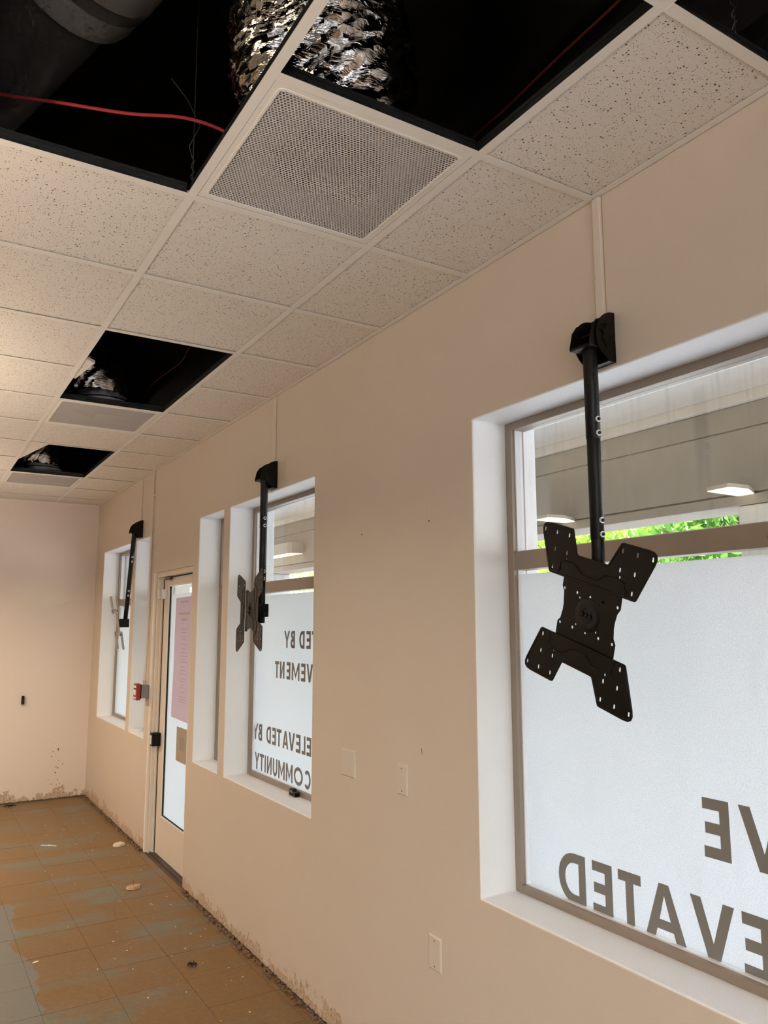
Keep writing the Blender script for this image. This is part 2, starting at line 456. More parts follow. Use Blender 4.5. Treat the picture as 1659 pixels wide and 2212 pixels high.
# ------------------------------------------------------------------ floor
floor = tag(empty('floor', (-1, 4, 0)), 'old vinyl tile floor smeared with brown glue', 'floor', kind='structure')
def fl(o): o.parent = floor; o.location = (o.location[0]+1, o.location[1]-4, o.location[2]); return o
fl(MB().box(XL, .0, YF, YB, -.12, -.0035).build('floor_slab', 'floor_joint'))
fl(MB().box(XL, -2.0225, YF, YB, -.0035, 0).build('floor_field', 'floor_tile'))
fl(MB().box(-2.0225, 0, YF, 1.6905, -.0035, 0).build('floor_field', 'floor_tile'))
FT = .3285
random.seed(4)
tile_src = {}
def floor_piece(x0, x1, y0, y1):
    g = .0009; k = (round(x1-x0, 4), round(y1-y0, 4))
    if k not in tile_src:
        w, h = (x1-x0)/2-g, (y1-y0)/2-g
        o = MB().box(-w, w, -h, h, -.004, 0).build('floor_tile', 'floor_tile'); tile_src[k] = o.data
    else:
        o = bpy.data.objects.new('floor_tile', tile_src[k]); COL.objects.link(o)
    o.location = ((x0+x1)/2, (y0+y1)/2, random.uniform(-.0009, .0004)); fl(o)
xs = [-.38+FT*k for k in range(-5, 2)]; xs = [x for x in xs if x < 0]+[0.0]
ys = [3.990+FT*k for k in range(-7, 15)]; ys = [y for y in ys if y < YB]+[YB]
for i in range(len(xs)-1):
    for j in range(len(ys)-1): floor_piece(xs[i], xs[i+1], ys[j], ys[j+1])
fl(MB().box(.004, .30, 5.316, 6.296, .0, .002).build('sill_plate', 'threshold_metal'))

# ------------------------------------------------------------------ ceiling grid and tiles
ceil = tag(empty('ceiling', (-1, 4, H)), 'suspended grid ceiling of speckled lay-in tiles with open cells', 'ceiling', kind='structure')
def ce(o, p=None):
    if p is None: o.parent = ceil; o.location = (o.location[0]+1, o.location[1]-4, o.location[2]-H)
    else: o.parent = p
    return o
FW = .0135                      # half flange width
tile_me = {}
def ceiling_tile(x0, x1, y0, y1):
    k = (round(x1-x0, 3), round(y1-y0, 3))
    if k not in tile_me:
        w, h = (x1-x0)/2-.004, (y1-y0)/2-.004
        o = MB().box(-w, w, -h, h, 0, .016).build('ceiling_tile', 'ceiling_tile', bevel=.0015, seg=1); tile_me[k] = o
    else:
        o = tile_me[k].copy(); COL.objects.link(o); o.parent = None
    o.location = ((x0+x1)/2, (y0+y1)/2, H+.0036+random.uniform(0, .0008)); ce(o)
rows_end = gy(12)
def yend(i): return min(gy(i+1), YB)
cols = {'W': (XA, 0), 'BA': (XB, XA), 'CB': (XC, XB)}
skip = {('W', -1), ('BA', 0), ('CB', 0), ('CB', 1), ('BA', 1), ('BA', 4), ('BA', 5), ('BA', 6), ('BA', 8), ('BA', 9), ('BA', 10)}
for c, (x0, x1) in cols.items():
    for i in range(-1, 13):
        if (c, i) not in skip: ceiling_tile(x0, x1, gy(i), yend(i))
ce(MB().box(XL, XC, YF, YB, H+.0035, H+.02).build('ceiling_field', 'ceiling_tile'))
ce(MB().box(XC, 0, YF, gy(-1), H+.0035, H+.02).build('ceiling_field', 'ceiling_tile'))
def tee(name, axis, at, a, b, slots=False):
    """T bar: white flange, dark galvanised web with a bulb"""
    fl_ = MB(); wb = MB()
    if axis == 'y':
        fl_.box(at-FW, at+FW, a, b, H, H+.0014); wb.box(at-.0012, at+.0012, a, b, H+.0014, H+.038); wb.box(at-.004, at+.004, a, b, H+.030, H+.040)
    else:
        fl_.box(a, b, at-FW, at+FW, H-.0006, H+.0010); wb.box(a, b, at-.0012, at+.0012, H+.001, H+.036); wb.box(a, b, at-.004, at+.004, H+.029, H+.038)
    o = fl_.build(name, 'grid_white')
    ce(o)
    w = wb.build('web', 'grid_web', o)
    if slots:
        for k in range(6):
            c = a+.06+k*.1; 
            for dx in (-.011, .011):
                pts = [(c+dx+p[0], at-.0016, H+.016+p[1]) for p in slot(0, 0, .006, .005)]
                pts = [(c+dx+.006*cos(t*pi/5), at-.0016, H+.016+.0028*sin(t*pi/5)) for t in range(10)]
                MB().prism(pts, (0, .0008, 0)).build('slot', 'black_matte', o)
    return o
for x in (XA, XB, XC): tee('main_runner', 'y', x, YF, YB)
for c, (x0, x1) in cols.items():
    for i in range(-1, 13):
        if (c, i) in {('BA', 5), ('BA', 9), ('CB', 1)}: continue
        tee('cross_tee', 'x', gy(i), x0+FW, x1-(FW if c != 'W' else 0.004), slots=(c, i) in {('CB', 2), ('BA', 6), ('BA', 1)})
wa = MB(); wa.box(-.024, 0, YF, YB, H, H+.0014); wa.box(-.0014, 0, YF, YB, H, H+.024); ce(wa.build('wall_angle', 'grid_white'))
wa = MB(); wa.box(XL, 0, YB-.024, YB, H+.0002, H+.0016); ce(wa.build('wall_angle', 'grid_white'))
# broken tile corners left lying on the flanges of the two far openings
def scrap(pts): ce(MB().prism([(x, y, H+.004) for x, y in pts], (0, 0, .014)).build('tile_scrap', 'ceiling_tile'))
scrap([(XB-.01, gy(4)+.43, ), (XB+.065, gy(4)+.50), (XB+.028, gy(4)+.80), (XB-.01, gy(4)+.80)])
scrap([(XB-.01, gy(8)-.01), (XB+.15, gy(8)-.01), (XB+.010, gy(8)+.72), (XB-.01, gy(8)+.72)])

# ------------------------------------------------------------------ added fill lamps (suspended linear lights, unseen, outside the picture)
def fill_pendant(x, y, label, k=1.0):
    z = 2.22
    t = tag(empty('added_fill_light', (x, y, z)), label, 'added fill light', 'added linear fill lights outside the picture')
    MB().prism([(-.07, -.75, 0), (-.085, -.75, .03), (-.06, -.75, .06), (.06, -.75, .06), (.085, -.75, .03), (.07, -.75, 0)], (0, 1.5, 0)).build('housing', 'white_plastic', t)
    MB().box(-.055, .055, -.72, .72, -.003, 0).build('lower_lens', 'fill_lamp_lens', t); MB().box(-.05, .05, -.72, .72, .060, .063).build('upper_lens', 'fill_lamp_lens', t)
    for yy in (-.6, .6): MB().tube([(0, yy, .06), (0, yy, H-z)], .0015, 6).build('cable', 'wire', t)
    for zz, p, rot in ((-.008, FILL_DOWN, 0), (.068, FILL_UP, pi)):
        l = bpy.data.lights.new('lamp', 'AREA'); l.shape = 'RECTANGLE'; l.size = .10; l.size_y = 1.4; l.energy = p*(k if rot == 0 else 1/k**.3); l.color = LAMP_COL
        lo = bpy.data.objects.new('lamp', l); COL.objects.link(lo); lo.parent = t; lo.location = (0, 0, zz); lo.rotation_euler = (rot, 0, 0)
for x, y, s_, k in ((-2.4, -1.6, 'at the front', 1), (-2.4, 1.4, 'beside the camera', 1), (-2.2, 4.3, 'halfway down the room', 1.1), (-2.1, 6.9, 'near the end wall', 2.6)):
    fill_pendant(x, y, 'added unseen suspended fill light '+s_, k)

# ------------------------------------------------------------------ windows
def frame_box(parent, name, y0, y1, z0, z1, x0=.150, x1=.212):
    return MB().box(x0, x1, y0, y1, z0, z1).build(name, 'frame_bronze', parent, bevel=.0015, seg=1)
TR0, TR1 = 1.912, 1.976
def window(num, y0, y1, label, film=True):
    w = tag(empty('window_%d' % num, (.18, (y0+y1)/2, Z0)), label, 'window', kind='structure')
    def P(o): o.parent = w; o.location = (-.18, -(y0+y1)/2, -Z0); return o
    fw = .033
    P(frame_box(None, 'frame_jamb', y0, y0+fw, Z0, Z1)); P(frame_box(None, 'frame_jamb', y1-fw, y1, Z0, Z1))
    P(frame_box(None, 'frame_head', y0+fw, y1-fw, Z1-.028, Z1)); P(frame_box(None, 'frame_sill', y0+fw, y1-fw, Z0, Z0+.026))
    P(frame_box(None, 'transom_bar', y0+fw, y1-fw, TR0, TR1))
    # slim glazing beads catch the light along the glass
    for a, b, nm in ((Z0+.026, TR0, 'lower'), (TR1, Z1-.028, 'upper')):
        bd = MB()
        for yy in (y0+fw, y1-fw-.005): bd.box(.166, .200, yy, yy+.005, a, b)
        bd.box(.166, .200, y0+fw+.005, y1-fw-.005, a, a+.004)
        P(bd.build('glazing_bead', 'ext_white'))
        g = P(MB().box(.182, .188, y0+fw, y1-fw, a, b).build('pane', 'glass'))
    f = P(MB().box(.1790, .1798, y0+fw+.006, y1-fw-.006, Z0+.034, 1.897).build('privacy_film', 'frost_film'))
    # exterior stucco return painted white
    return w, f, (-.18, -(y0+y1)/2, -Z0)
WIN = {}
WIN['w1'] = window(1, *OPEN['w1'][:2], 'large nearest window, frosted lower pane with big mirrored letters')
WIN['w2'] = window(2, *OPEN['w2'][:2], 'middle window behind the second bracket, four lines of mirrored letters')
WIN['s2'] = window(3, *OPEN['s2'][:2], 'narrow sidelight window on the near side of the door')
WIN['s3'] = window(4, *OPEN['s3'][:2], 'narrow sidelight window on the far side of the door')
WIN['w3'] = window(5, *OPEN['w3'][:2], 'farthest window beside the end wall, behind the third bracket')
WIN['w0'] = window(6, *OPEN['w0'][:2], 'added window behind the camera, unseen, for more daylight')  # unseen window added to let more daylight in

# unseen storefront glazing, added behind the camera to bring in daylight
sf = tag(empty('window_7', (-3.15, YF-.08, .10)), 'added wide clear storefront window behind the camera, unseen, for more daylight', 'window', kind='structure')
for k in range(4):
    a = -5.4+k*1.125
    MB().box(a-.025+3.15, a+.025+3.15, -.03, .03, 0, 2.5).build('mullion', 'frame_bronze', sf)
    MB().box(a+.025+3.15, a+1.10+3.15, -.003, .003, .03, 2.5).build('pane', 'glass', sf)
MB().box(-.925+3.15, -.9+3.15, -.03, .03, 0, 2.5).build('mullion', 'frame_bronze', sf)

# ---- lettering (strokes of a plain geometric sans, read from the street side)
ST = .19
def arc(cx, cy, rx, ry, a0, a1, n=14):
    return [(cx+rx*cos(radians(a0+(a1-a0)*k/n)), cy+ry*sin(radians(a0+(a1-a0)*k/n))) for k in range(n+1)]
def glyph(ch, w, s=ST):
    """outline(s) with cap height 1 and width w"""
    if ch == 'E': return [[(0,0),(w,0),(w,s),(s,s),(s,.5-s*.5),(w*.93,.5-s*.5),(w*.93,.5+s*.5),(s,.5+s*.5),(s,1-s),(w,1-s),(w,1),(0,1)]], []
    if ch == 'L': return [[(0,0),(w,0),(w,s),(s,s),(s,1),(0,1)]], []
    if ch == 'T': return [[(w/2-s/2,0),(w/2+s/2,0),(w/2+s/2,1-s),(w,1-s),(w,1),(0,1),(0,1-s),(w/2-s/2,1-s)]], []
    if ch == 'I': return [[(0,0),(w,0),(w,1),(0,1)]], []
    h = s*1.12
    if ch == 'V': return [[(w/2-h*.5,0),(w/2+h*.5,0),(w,1),(w-h,1),(w/2,h*1.35),(h,1),(0,1)]], []
    if ch == 'A':
        t = lambda y: (w/2-h*.5)*y            # left outer edge at height y
        return [[(0,0),(h,0),(h+t(.20)*.9,.20),(w-h-t(.20)*.9,.20),(w-h,0),(w,0),(w/2+h*.5,1),(w/2-h*.5,1)]], [[(h+t(.37)*.93,.37),(w-h-t(.37)*.93,.37),(w/2,.80)]]
    if ch == 'Y': return [[(w/2-s/2,0),(w/2+s/2,0),(w/2+s/2,.42),(w,1),(w-h,1),(w/2,.58),(h,1),(0,1),(w/2-s/2,.42)]], []
    if ch == 'N': return [[(0,0),(s,0),(s,.68),(w-s,0),(w,0),(w,1),(w-s,1),(w-s,.32),(s,1),(0,1)]], []
    if ch == 'M': return [[(0,0),(s,0),(s,.66),(w/2,.12),(w-s,.66),(w-s,0),(w,0),(w,1),(w-s,1),(w/2,.36),(s,1),(0,1)]], []
    if ch == 'D':
        return [[(0,0)]+arc(w*.42,.5,w*.58,.5,-90,90)+[(0,1)]], [[(s,s)]+arc(w*.42,.5,w*.58-s,.5-s,-90,90)+[(s,1-s)]]
    if ch == 'B':
        o = [(0,0)]+arc(w*.55,.27,w*.45,.27,-90,80)+arc(w*.52,.77,w*.40,.23,-80,90)+[(0,1)]
        return [o], [[(s,s*.9)]+arc(w*.55,.27,w*.45-s,.27-s*.9,-90,90)+[(s,.54-s*.9+.0)], [(s,.56+s*.35)]+arc(w*.52,.78,w*.40-s,.22-s*.85,-90,90)+[(s,1-s*.85)]]
    if ch == 'O': return [circle(w/2,.5,w/2,32,.5)], [circle(w/2,.5,w/2-s,32,.5-s)]
    if ch == 'C': return [arc(w*.55,.5,w*.55,.5,42,318,26)+arc(w*.55,.5,w*.55-s,.5-s,318,42,26)], []
    if ch == 'U': return [[(0,1)]+arc(w/2,.40,w/2,.40,180,360)+[(w,1),(w-s,1)]+arc(w/2,.40,w/2-s,.40-s,360,180)+[(s,1)]], []
    if ch == 'S':
        top = arc(w/2,.74,w/2,.26,30,270,14); bo = arc(w/2,.26,w/2-s,.26-s*.9,90,-150,14)
        b2 = arc(w/2,.26,w/2,.26,-150,90,14); t2 = arc(w/2,.74,w/2-s,.26-s*.9,270,30,14)
        return [top+bo+b2+t2], []
def letter(win, ch, ya, yb, z0, h):
    w, film, off = WIN[win]
    outs, holes = glyph(ch, (yb-ya)/h)
    me = sheet([(p[0]*h, p[1]*h) for p in outs[0]], [[(p[0]*h, p[1]*h) for p in q] for q in holes], .0007)
    # local x -> +y (reading direction from outside), local y -> z
    me.transform(Matrix(((0, 0, 1, .1784), (1, 0, 0, ya), (0, 1, 0, z0), (0, 0, 0, 1))))
    put('letter', me, 'vinyl_letter', film)
for ch, a, b in (('D',1.845,1.962),('E',1.737,1.816),('T',1.629,1.713),('A',1.479,1.618),('V',1.330,1.462),('E',1.230,1.309),('L',1.137,1.206),('E',1.033,1.112)):
    letter('w1', ch, a, b, .850, .152)
for ch, a, b in (('E',1.328,1.407),('V',1.168,1.300)): letter('w1', ch, a, b, 1.110, .152)
h2 = .096
for ch, a, b in (('Y',4.062,4.141),('B',3.996,4.052),('D',3.872,3.938),('E',3.796,3.848),('T',3.722,3.782),('A',3.638,3.716),('V',3.570,3.640),('E',3.528,3.566),('L',3.490,3.522),('E',3.450,3.484)):
    letter('w2', ch, a, b, 1.591, h2)
for ch, a, b in (('T',4.205,4.264),('N',4.130,4.192),('E',4.050,4.100),('M',3.930,4.030),('E',3.856,3.910),('V',3.766,3.842),('O',3.650,3.756),('M',3.534,3.636)):
    letter('w2', ch, a, b, 1.416, h2)
for ch, a, b in (('Y',4.498,4.577),('B',4.437,4.493),('D',4.306,4.372),('E',4.234,4.286),('T',4.157,4.222),('A',4.062,4.140),('V',3.978,4.058),('E',3.906,3.962),('L',3.845,3.890),('E',3.776,3.830)):
    letter('w2', ch, a, b, 1.036, h2)
film_edge = 4.545
for ch, a, b in (('Y',4.470,4.544),('T',4.404,4.464),('I',4.372,4.390),('N',4.286,4.354),('U',4.206,4.270),('M',4.104,4.192),('M',4.000,4.088),('O',3.872,3.984),('C',3.778,3.850)):
    letter('w2', ch, a, b, .866, h2)
for ch, a, b, z in (('S',7.715,7.775,1.03),('T',7.715,7.782,.866)): letter('w3', ch, a, b, z, .09)

# ------------------------------------------------------------------ door
door = tag(empty('door_1', (.06, 5.8, 0)), 'glazed cream entrance door set back between two narrow sidelights', 'door', kind='structure')
def dr(o): o.parent = door; o.location = (-.06, -5.8, 0); return o
def dbox(name, x0, x1, y0, y1, z0, z1, mat='trim_paint', bev=.003): return dr(MB().box(x0, x1, y0, y1, z0, z1).build(name, mat, bevel=bev, seg=2))
dbox('frame_jamb', .020, .14, 6.245, 6.300, 0, 2.135); dbox('frame_stop', .045, .062, 6.215, 6.245, 0, 2.095)
dbox('frame_jamb', .020, .14, 5.312, 5.362, 0, 2.135); dbox('frame_head', .020, .14, 5.362, 6.245, 2.095, 2.135)
dbox('frame_jamb', .004, .020, 6.268, 6.300, 0, 2.135); 
dbox('stile', .062, .106, 6.060, 6.212, .012, 2.085); dbox('stile', .062, .106, 5.365, 5.480, .012, 2.085)
dbox('top_rail', .062, .106, 5.480, 6.060, 2.030, 2.085); dbox('bottom_rail', .062, .106, 5.480, 6.060, .012, .295)
bd = MB()
for a in ((6.048, 6.060, .295, 2.030), (5.480, 5.492, .295, 2.030)): bd.box(.056, .070, *a)
for a in ((.295, .307), (2.018, 2.030)): bd.box(.056, .070, 5.492, 6.048, *a)
dr(bd.build('glazing_bead', 'ext_white'))
gk = MB()
for a in ((6.043, 6.048, .307, 2.018),): gk.box(.060, .072, *a)
gk.box(.060, .072, 5.492, 6.043, .307, .311); dr(gk.build('gasket', 'black_matte'))
dr(MB().box(.078, .084, 5.480, 6.060, .295, 2.030).build('pane', 'glass'))
dr(MB().box(.0760, .0768, 5.494, 6.040, .312, 1.955).build('privacy_film', 'frost_film'))
dbox('threshold', .030, .16, 5.362, 6.245, -.003, .010, 'threshold_metal', .002)
dbox('weather_strip', .058, .064, 6.205, 6.215, .02, 2.08, 'black_matte', 0)
dbox('weather_strip', .060, .066, 5.48, 6.21, 2.086, 2.094, 'black_matte', 0)
dbox('contact_sensor', .036, .062, 6.128, 6.205, 1.925, 2.000, 'white_plastic', .004)
dbox('contact_sensor', .018, .040, 6.218, 6.245, 1.925, 2.000, 'white_plastic', .004)
dbox('latch_keeper', -.004, .060, 6.150, 6.222, .800, .897, 'black_steel', .004)
dbox('latch_plate', -.008, -.004, 6.168, 6.208, .812, .880, 'white_plastic', .001)
dbox('closer_arm_shoe', .028, .058, 5.98, 6.10, 2.070, 2.094, 'dark_screw', .004)
# pink poster, tan notice
po = empty('poster', (.072, 5.7, 1.03)); tag(po, 'pink paper poster taped to the door glass, print showing through', 'poster')
m = MB(); 
L = [(5.486, 1.030), (5.70, 1.034), (5.948, 1.040), (5.940, 1.25), (5.925, 1.42), (5.928, 1.60), (5.922, 1.78), (5.918, 1.922), (5.70, 1.928), (5.486, 1.925)]
MB().prism([(.0735, y, z) for y, z in L], (.0008, 0, 0)).build('sheet', 'poster_paper', po, loc=(-.072, -5.7, -1.03))
random.seed(8)
pr = MB()
pr.box(.0729, .0735, 5.62, 5.80, 1.885, 1.900); pr.box(.0729, .0735, 5.56, 5.84, 1.795, 1.815); pr.box(.0729, .0735, 5.63, 5.76, 1.750, 1.770)
z = 1.69
while z > 1.16:
    wd = random.uniform(.03, .11); pr.box(.0729, .0735, 5.68-wd, 5.72+wd*.6, z, z+.005); z -= random.choice((.018, .026, .034))
pr.build('print', 'print_pink', po, loc=(-.072, -5.7, -1.03))
no = empty('notice_sheet', (.072, 5.64, .745)); tag(no, 'small tan notice sheet stuck on the door glass under the poster', 'notice')
MB().box(.0730, .0738, 5.492, 5.788, .745, .985).build('sheet', 'paper_tan', no, loc=(-.072, -5.64, -.745))
MB().box(.0724, .0730, 5.60, 5.71, .83, .92).build('print', 'print_tan', no, loc=(-.072, -5.64, -.745))

# ------------------------------------------------------------------ TV mounts
def wing_outline(sgn):
    top = [(-222, 222, 26), (-86, 222, 10), (-58, 154, 8), (58, 154, 8), (94, 222, 10), (224, 222, 26), (166, 82, 9), (-160, 82, 9)]
    pts = [(x/1000, sgn*y/1000, r/1000) for x, y, r in top]
    return round_poly(pts, .01)
def wing_holes(sgn):
    hs = []
    for x in (-200, -150, -100, 100, 150, 200): hs.append(slot(x/1000, sgn*.2, .0065, .0125))
    for x in (-150, -100, 100, 150): hs.append(slot(x/1000, sgn*.15, .0065, .0125))
    for x in (-151, 150): hs.append(slot(x/1000, sgn*.1, .0065, .0125))
    for x in (-98, 103): hs.append(slot(x/1000, sgn*.131, .0055, .008))
    return hs
def inset(pts, d):
    o = []; m = len(pts); area = sum(pts[k-1][0]*pts[k][1]-pts[k][0]*pts[k-1][1] for k in range(m)); s = 1 if area > 0 else -1
    for k in range(m):
        p = Vector(pts[k]); a = (p-Vector(pts[k-1])); b = (Vector(pts[(k+1) % m])-p)
        if a.length < 1e-7: a = b
        if b.length < 1e-7: b = a
        a.normalize(); b.normalize(); t = (a+b); t.normalize()
        o.append((p.x-t.y*s*d, p.y+t.x*s*d))
    return o
def vesa_parts(parent, m):
    """centre plate with two bolted X wings, local XY plane facing +z; returned as the part 'vesa_plate'"""
    half = [(-103, 84), (-104, 56), (-95, 43), (-90, 8), (-90, -8), (-95, -35), (-105, -46), (-105, -84)]
    c = [(x/1000, y/1000) for x, y in half]+[(x/1000, y/1000) for x, y in [(117, -84), (117, -46), (108, -33), (104, -8), (104, 8), (108, 33), (117, 48), (116, 84)]]
    holes = []
    for y in (51, -48):
        for x in (-95, -44, 6, 56, 106): holes.append(circle(x/1000, y/1000, .0042))
    for x, y in ((-32, 40), (45, 40), (-33, -36), (44, -36)): holes.append(circle(x/1000, y/1000, .003))
    pl = put('vesa_plate', sheet(c, holes, .0028, .0006), 'black_steel', parent)
    pl.matrix_local = m
    # stamped round boss, pivot nuts
    b = MB(); b.tube([(.006, 0, .0012), (.006, 0, .0030)], [.047, .041], 40); b.build('boss_ring', 'black_steel', pl, smooth=True)
    b = MB(); b.tube([(.006, 0, .0030), (.006, 0, .0036)], [.036, .034], 36); b.build('boss_disc', 'black_matte', pl, smooth=True)
    for x, y, r in ((-.008, .001, .0070), (.008, .0, .0070), (.022, .0, .0065)):
        MB().tube([(x, y, .003), (x, y, .0095), (x, y, .0105)], [r, r, r*.6], 6).build('nut', 'black_steel', pl)
    for sg in (1, -1):
        a = [(.020*cos(t), .020*sin(t)) for t in [radians(20+sg*90+k*10) for k in range(8)]]
        MB().tube([(.006+x, y, .0042) for x, y in a], .0016, 6).build('arc_slot', 'black_matte', pl)
    for sg in (1, -1):
        o = wing_outline(sg)
        w = put('wing_bracket', sheet(o, wing_holes(sg), .0026, .0006), 'black_steel', pl); w.location = (0, 0, .0055)
        # raised rim and stamped ridge
        o2 = inset(o, .0065)
        rim = put('rim', sheet(o, [o2], .0040, .0012), 'black_steel', pl); rim.location = (0, 0, .0062)
        rid = [(-122, 90), (-118, 118), (-100, 130), (-62, 127), (-28, 104), (26, 103), (54, 124), (94, 128), (122, 119), (129, 88)]
        MB().tube([(x/1000, sg*y/1000, .0068) for x, y in rid], .0022, 8).build('ridge', 'black_steel', pl, smooth=True)
        for x in (-120, 130): MB().tube([(x/1000, sg*.1, .005), (x/1000, sg*.1, .0085)], .0045, 12).build('rivet', 'black_steel', pl)
    return pl

def mount(ye, label, tilt=0.0, swivel=(0, 0, 0), pole_end=1.70):
    """wall bracket with its near ear at y=ye, hinge, three-stage pole; origin on the wall"""
    yc = ye+.042; zc = 2.537
    t = tag(empty('tv_mount', (0, yc, zc)), label, 'TV mount', 'TV mounts hanging along the window wall')
    R = .075
    # wall bracket: back plate and two half-round ears (local coords)
    wb = MB(); wb.box(-.004, 0, -.044, .044, -.075, .075); wb.box(-.030, -.004, -.044, .044, -.075, -.072)
    br = wb.build('wall_bracket', 'black_steel', t, bevel=.001, seg=1)
    ear = [(0, -R)]+[(-R*sin(radians(a))*1.02, -R*cos(radians(a))) for a in range(12, 170, 8)]+[(0, R)]
    arc_o = [(-.052*sin(radians(a)), -.052*cos(radians(a))) for a in range(45, 140, 8)]
    arc_i = [(-.047*sin(radians(a)), -.047*cos(radians(a))) for a in range(137, 42, -8)]
    for y in (-.0435, .0435):
        me = sheet([(p[0], p[1]) for p in ear], [arc_o+arc_i, circle(-.018, -.004, .003)], .0028, .0005)
        me.transform(Matrix(((1, 0, 0, 0), (0, 0, 1, y), (0, 1, 0, 0), (0, 0, 0, 1))))
        put('ear', me, 'black_steel', br)
    # hinge yoke: U channel, open to the front, pole socket under it
    yk = MB()
    prof = [(-.012, -.036), (-.098, -.036), (-.100, -.028), (-.088, .020), (-.070, .044), (-.046, .054), (-.022, .048), (-.010, .030)]
    for y in (-.039, .0362): yk.prism([(x, y, z) for x, z in prof], (0, .0028, 0))
    yk.box(-.099, -.012, -.0362, .0362, -.0375, -.034); yk.box(-.016, -.012, -.0362, .0362, -.034, .030)
    yk.box(-.099, -.097, -.0362, .0362, -.036, -.030)
    yo = yk.build('hinge_yoke', 'black_steel', t, bevel=.0008, seg=1)
    MB().tube([(-.052, -.050, .012), (-.052, .050, .012)], .0045, 10).build('hinge_bolt', 'black_steel', yo, smooth=True)
    for z in (.030, -.010): MB().tube([(-.049, -.0478, z), (-.049, -.043, z)], .007, 6).build('hinge_nut', 'black_steel', yo)
    # pole stages, swung by tilt (towards the room)
    px = -.058
    def P(dz): return (px-tilt*(-dz), 0, dz)
    stages = [(-.030, -.297, .0205), (-.290, -.584, .0192), (-.575, pole_end-zc, .0178)]
    for k, (a, b, r) in enumerate(stages):
        MB().tube([P(a), P(b+.002), P(b)], [r, r, r-.0012], 32).build('pole_tube', 'black_tube', t, smooth=True)
    for dz, r in ((-.243, .0205), (-.283, .0205), (-.531, .0192), (-.570, .0192)):
        c = P(dz)
        wsh = MB().tube([(c[0], -r+.003, dz), (c[0], -r-.0012, dz)], .0088, 20).build('washer', 'bright_washer', t, smooth=True)
        MB().tube([(c[0], -r-.001, dz), (c[0], -r-.0055, dz), (c[0], -r-.0065, dz)], [.0050, .0050, .0035], 6).build('bolt', 'black_steel', wsh)
        MB().tube([(c[0], r-.003, dz), (c[0], r+.004, dz)], .004, 10).build('bolt', 'black_steel', t)
    MB().tube([(P(-.628)[0], -.0178+.004, -.628), (P(-.628)[0], -.0181, -.628)], .0030, 10).build('spare_hole', 'black_matte', t)
    return t, yc, zc, P
# nearest: plate parallel to the wall, turned askew
t1, yc, zc, P = mount(1.475, 'nearest and largest black TV bracket, X plate hanging askew before big window', pole_end=1.715)
pm = frame_matrix((-.107, 1.524-yc, 1.746-zc), 1.609, .046, -.303)
vesa_parts(t1, pm)
sb = MB().box(-.092, -.040, -.024, .024, -.835, -.745).build('swivel_block', 'black_steel', t1, bevel=.004)
MB().tube([(-.090, 0, -.790), (-.108, .004, -.790)], .022, 20).build('swivel_neck', 'black_steel', t1, smooth=True)
MB().tube([(-.066, -.034, -.79), (-.066, .034, -.79)], .009, 12).build('swivel_bolt', 'black_steel', t1, smooth=True)
# middle: plate turned a quarter
t2, yc, zc, P = mount(3.870, 'middle black TV bracket with upright X plate before second window', pole_end=1.73)
pm = frame_matrix((-.127, 3.901-yc, 1.792-zc), 1.645, -.015, .035+pi/2)
vesa_parts(t2, pm)
MB().box(-.098, -.030, -.030, .026, -.775, -.705).build('swivel_block', 'black_steel', t2, bevel=.004)
MB().tube([(-.095, -.002, -.744), (-.127, -.008, -.744)], .022, 20).build('swivel_neck', 'black_steel', t2, smooth=True)
MB().tube([(-.064, -.036, -.745), (-.064, .034, -.745)], .009, 12).build('swivel_bolt', 'black_steel', t2, smooth=True)
# farthest: pole swung out, slotted silver arms
t3, yc, zc, P = mount(6.715, 'farthest black TV bracket with slotted grey arms, beside the door', tilt=.06, pole_end=1.76)
b0 = P(-.79)
MB().box(b0[0]-.050, b0[0]+.028, -.028, .028, -.835, -.765).build('swivel_block', 'black_steel', t3, bevel=.004)
am = MB(); am.box(-.034, .034, -.115, .115, -.0015, .0015)
arm_plate = put('arm_plate', am.mesh('arm_plate'), 'silver_arm', t3)
arm_plate.matrix_local = Matrix.Translation((b0[0]-.055, .02, -.795)) @ frame_matrix((0, 0, 0), pi/2, radians(10), 0)
for y in (.1, -.1):
    MB().box(-.11, .11, y-.014, y+.014, .0015, .0045).build('cross_bar', 'silver_arm', arm_plate)
for x in (-.1, .1):
    for s in (1, -1):
        me = sheet(round_poly([(x-.022, s*.075), (x+.022, s*.075), (x+.022, s*.225), (x-.022, s*.225)], .010), [slot(x, s*.165, .015, .085)], .009)
        a = put('slotted_arm', me, 'silver_arm', arm_plate); a.location = (0, 0, .006)
        MB().tube([(x, s*.1, .004), (x, s*.1, .014)], .008, 8).build('knob', 'black_steel', arm_plate)

# ------------------------------------------------------------------ surface raceways, conduits
def raceway(y, z0, z1, label, w=.030, d=.013):
    o = empty('cable_raceway', (0, y, z0)); tag(o, label, 'raceway')
    MB().box(-d, 0, -w/2, w/2, 0, z1-z0).build('cover', 'raceway_white', o, bevel=.003)
    MB().box(-.002, -.0002, -w/2-.0012, -w/2, 0, z1-z0).build('edge_gap', 'wood_scrap', o)
    return o
raceway(1.515, 2.606, H-.004, 'white cable raceway rising from nearest TV bracket to ceiling')
raceway(3.905, 2.606, H-.004, 'white cable raceway rising from middle TV bracket to ceiling', .026)
raceway(6.775, 2.606, H-.004, 'white cable raceway rising from farthest TV bracket to ceiling', .024)
cd = empty('alarm_conduit', (0, 6.366, 1.26)); tag(cd, 'thin tan conduit running from ceiling down to red alarm box', 'conduit')
MB().tube([(-.014, .012, H-1.262), (-.014, .010, 1.0), (-.014, .008, .55), (-.020, -.006, .18), (-.026, -.004, .02), (-.026, -.004, -.006)], .0085, 12).build('pipe', 'raceway_white', cd, smooth=True)
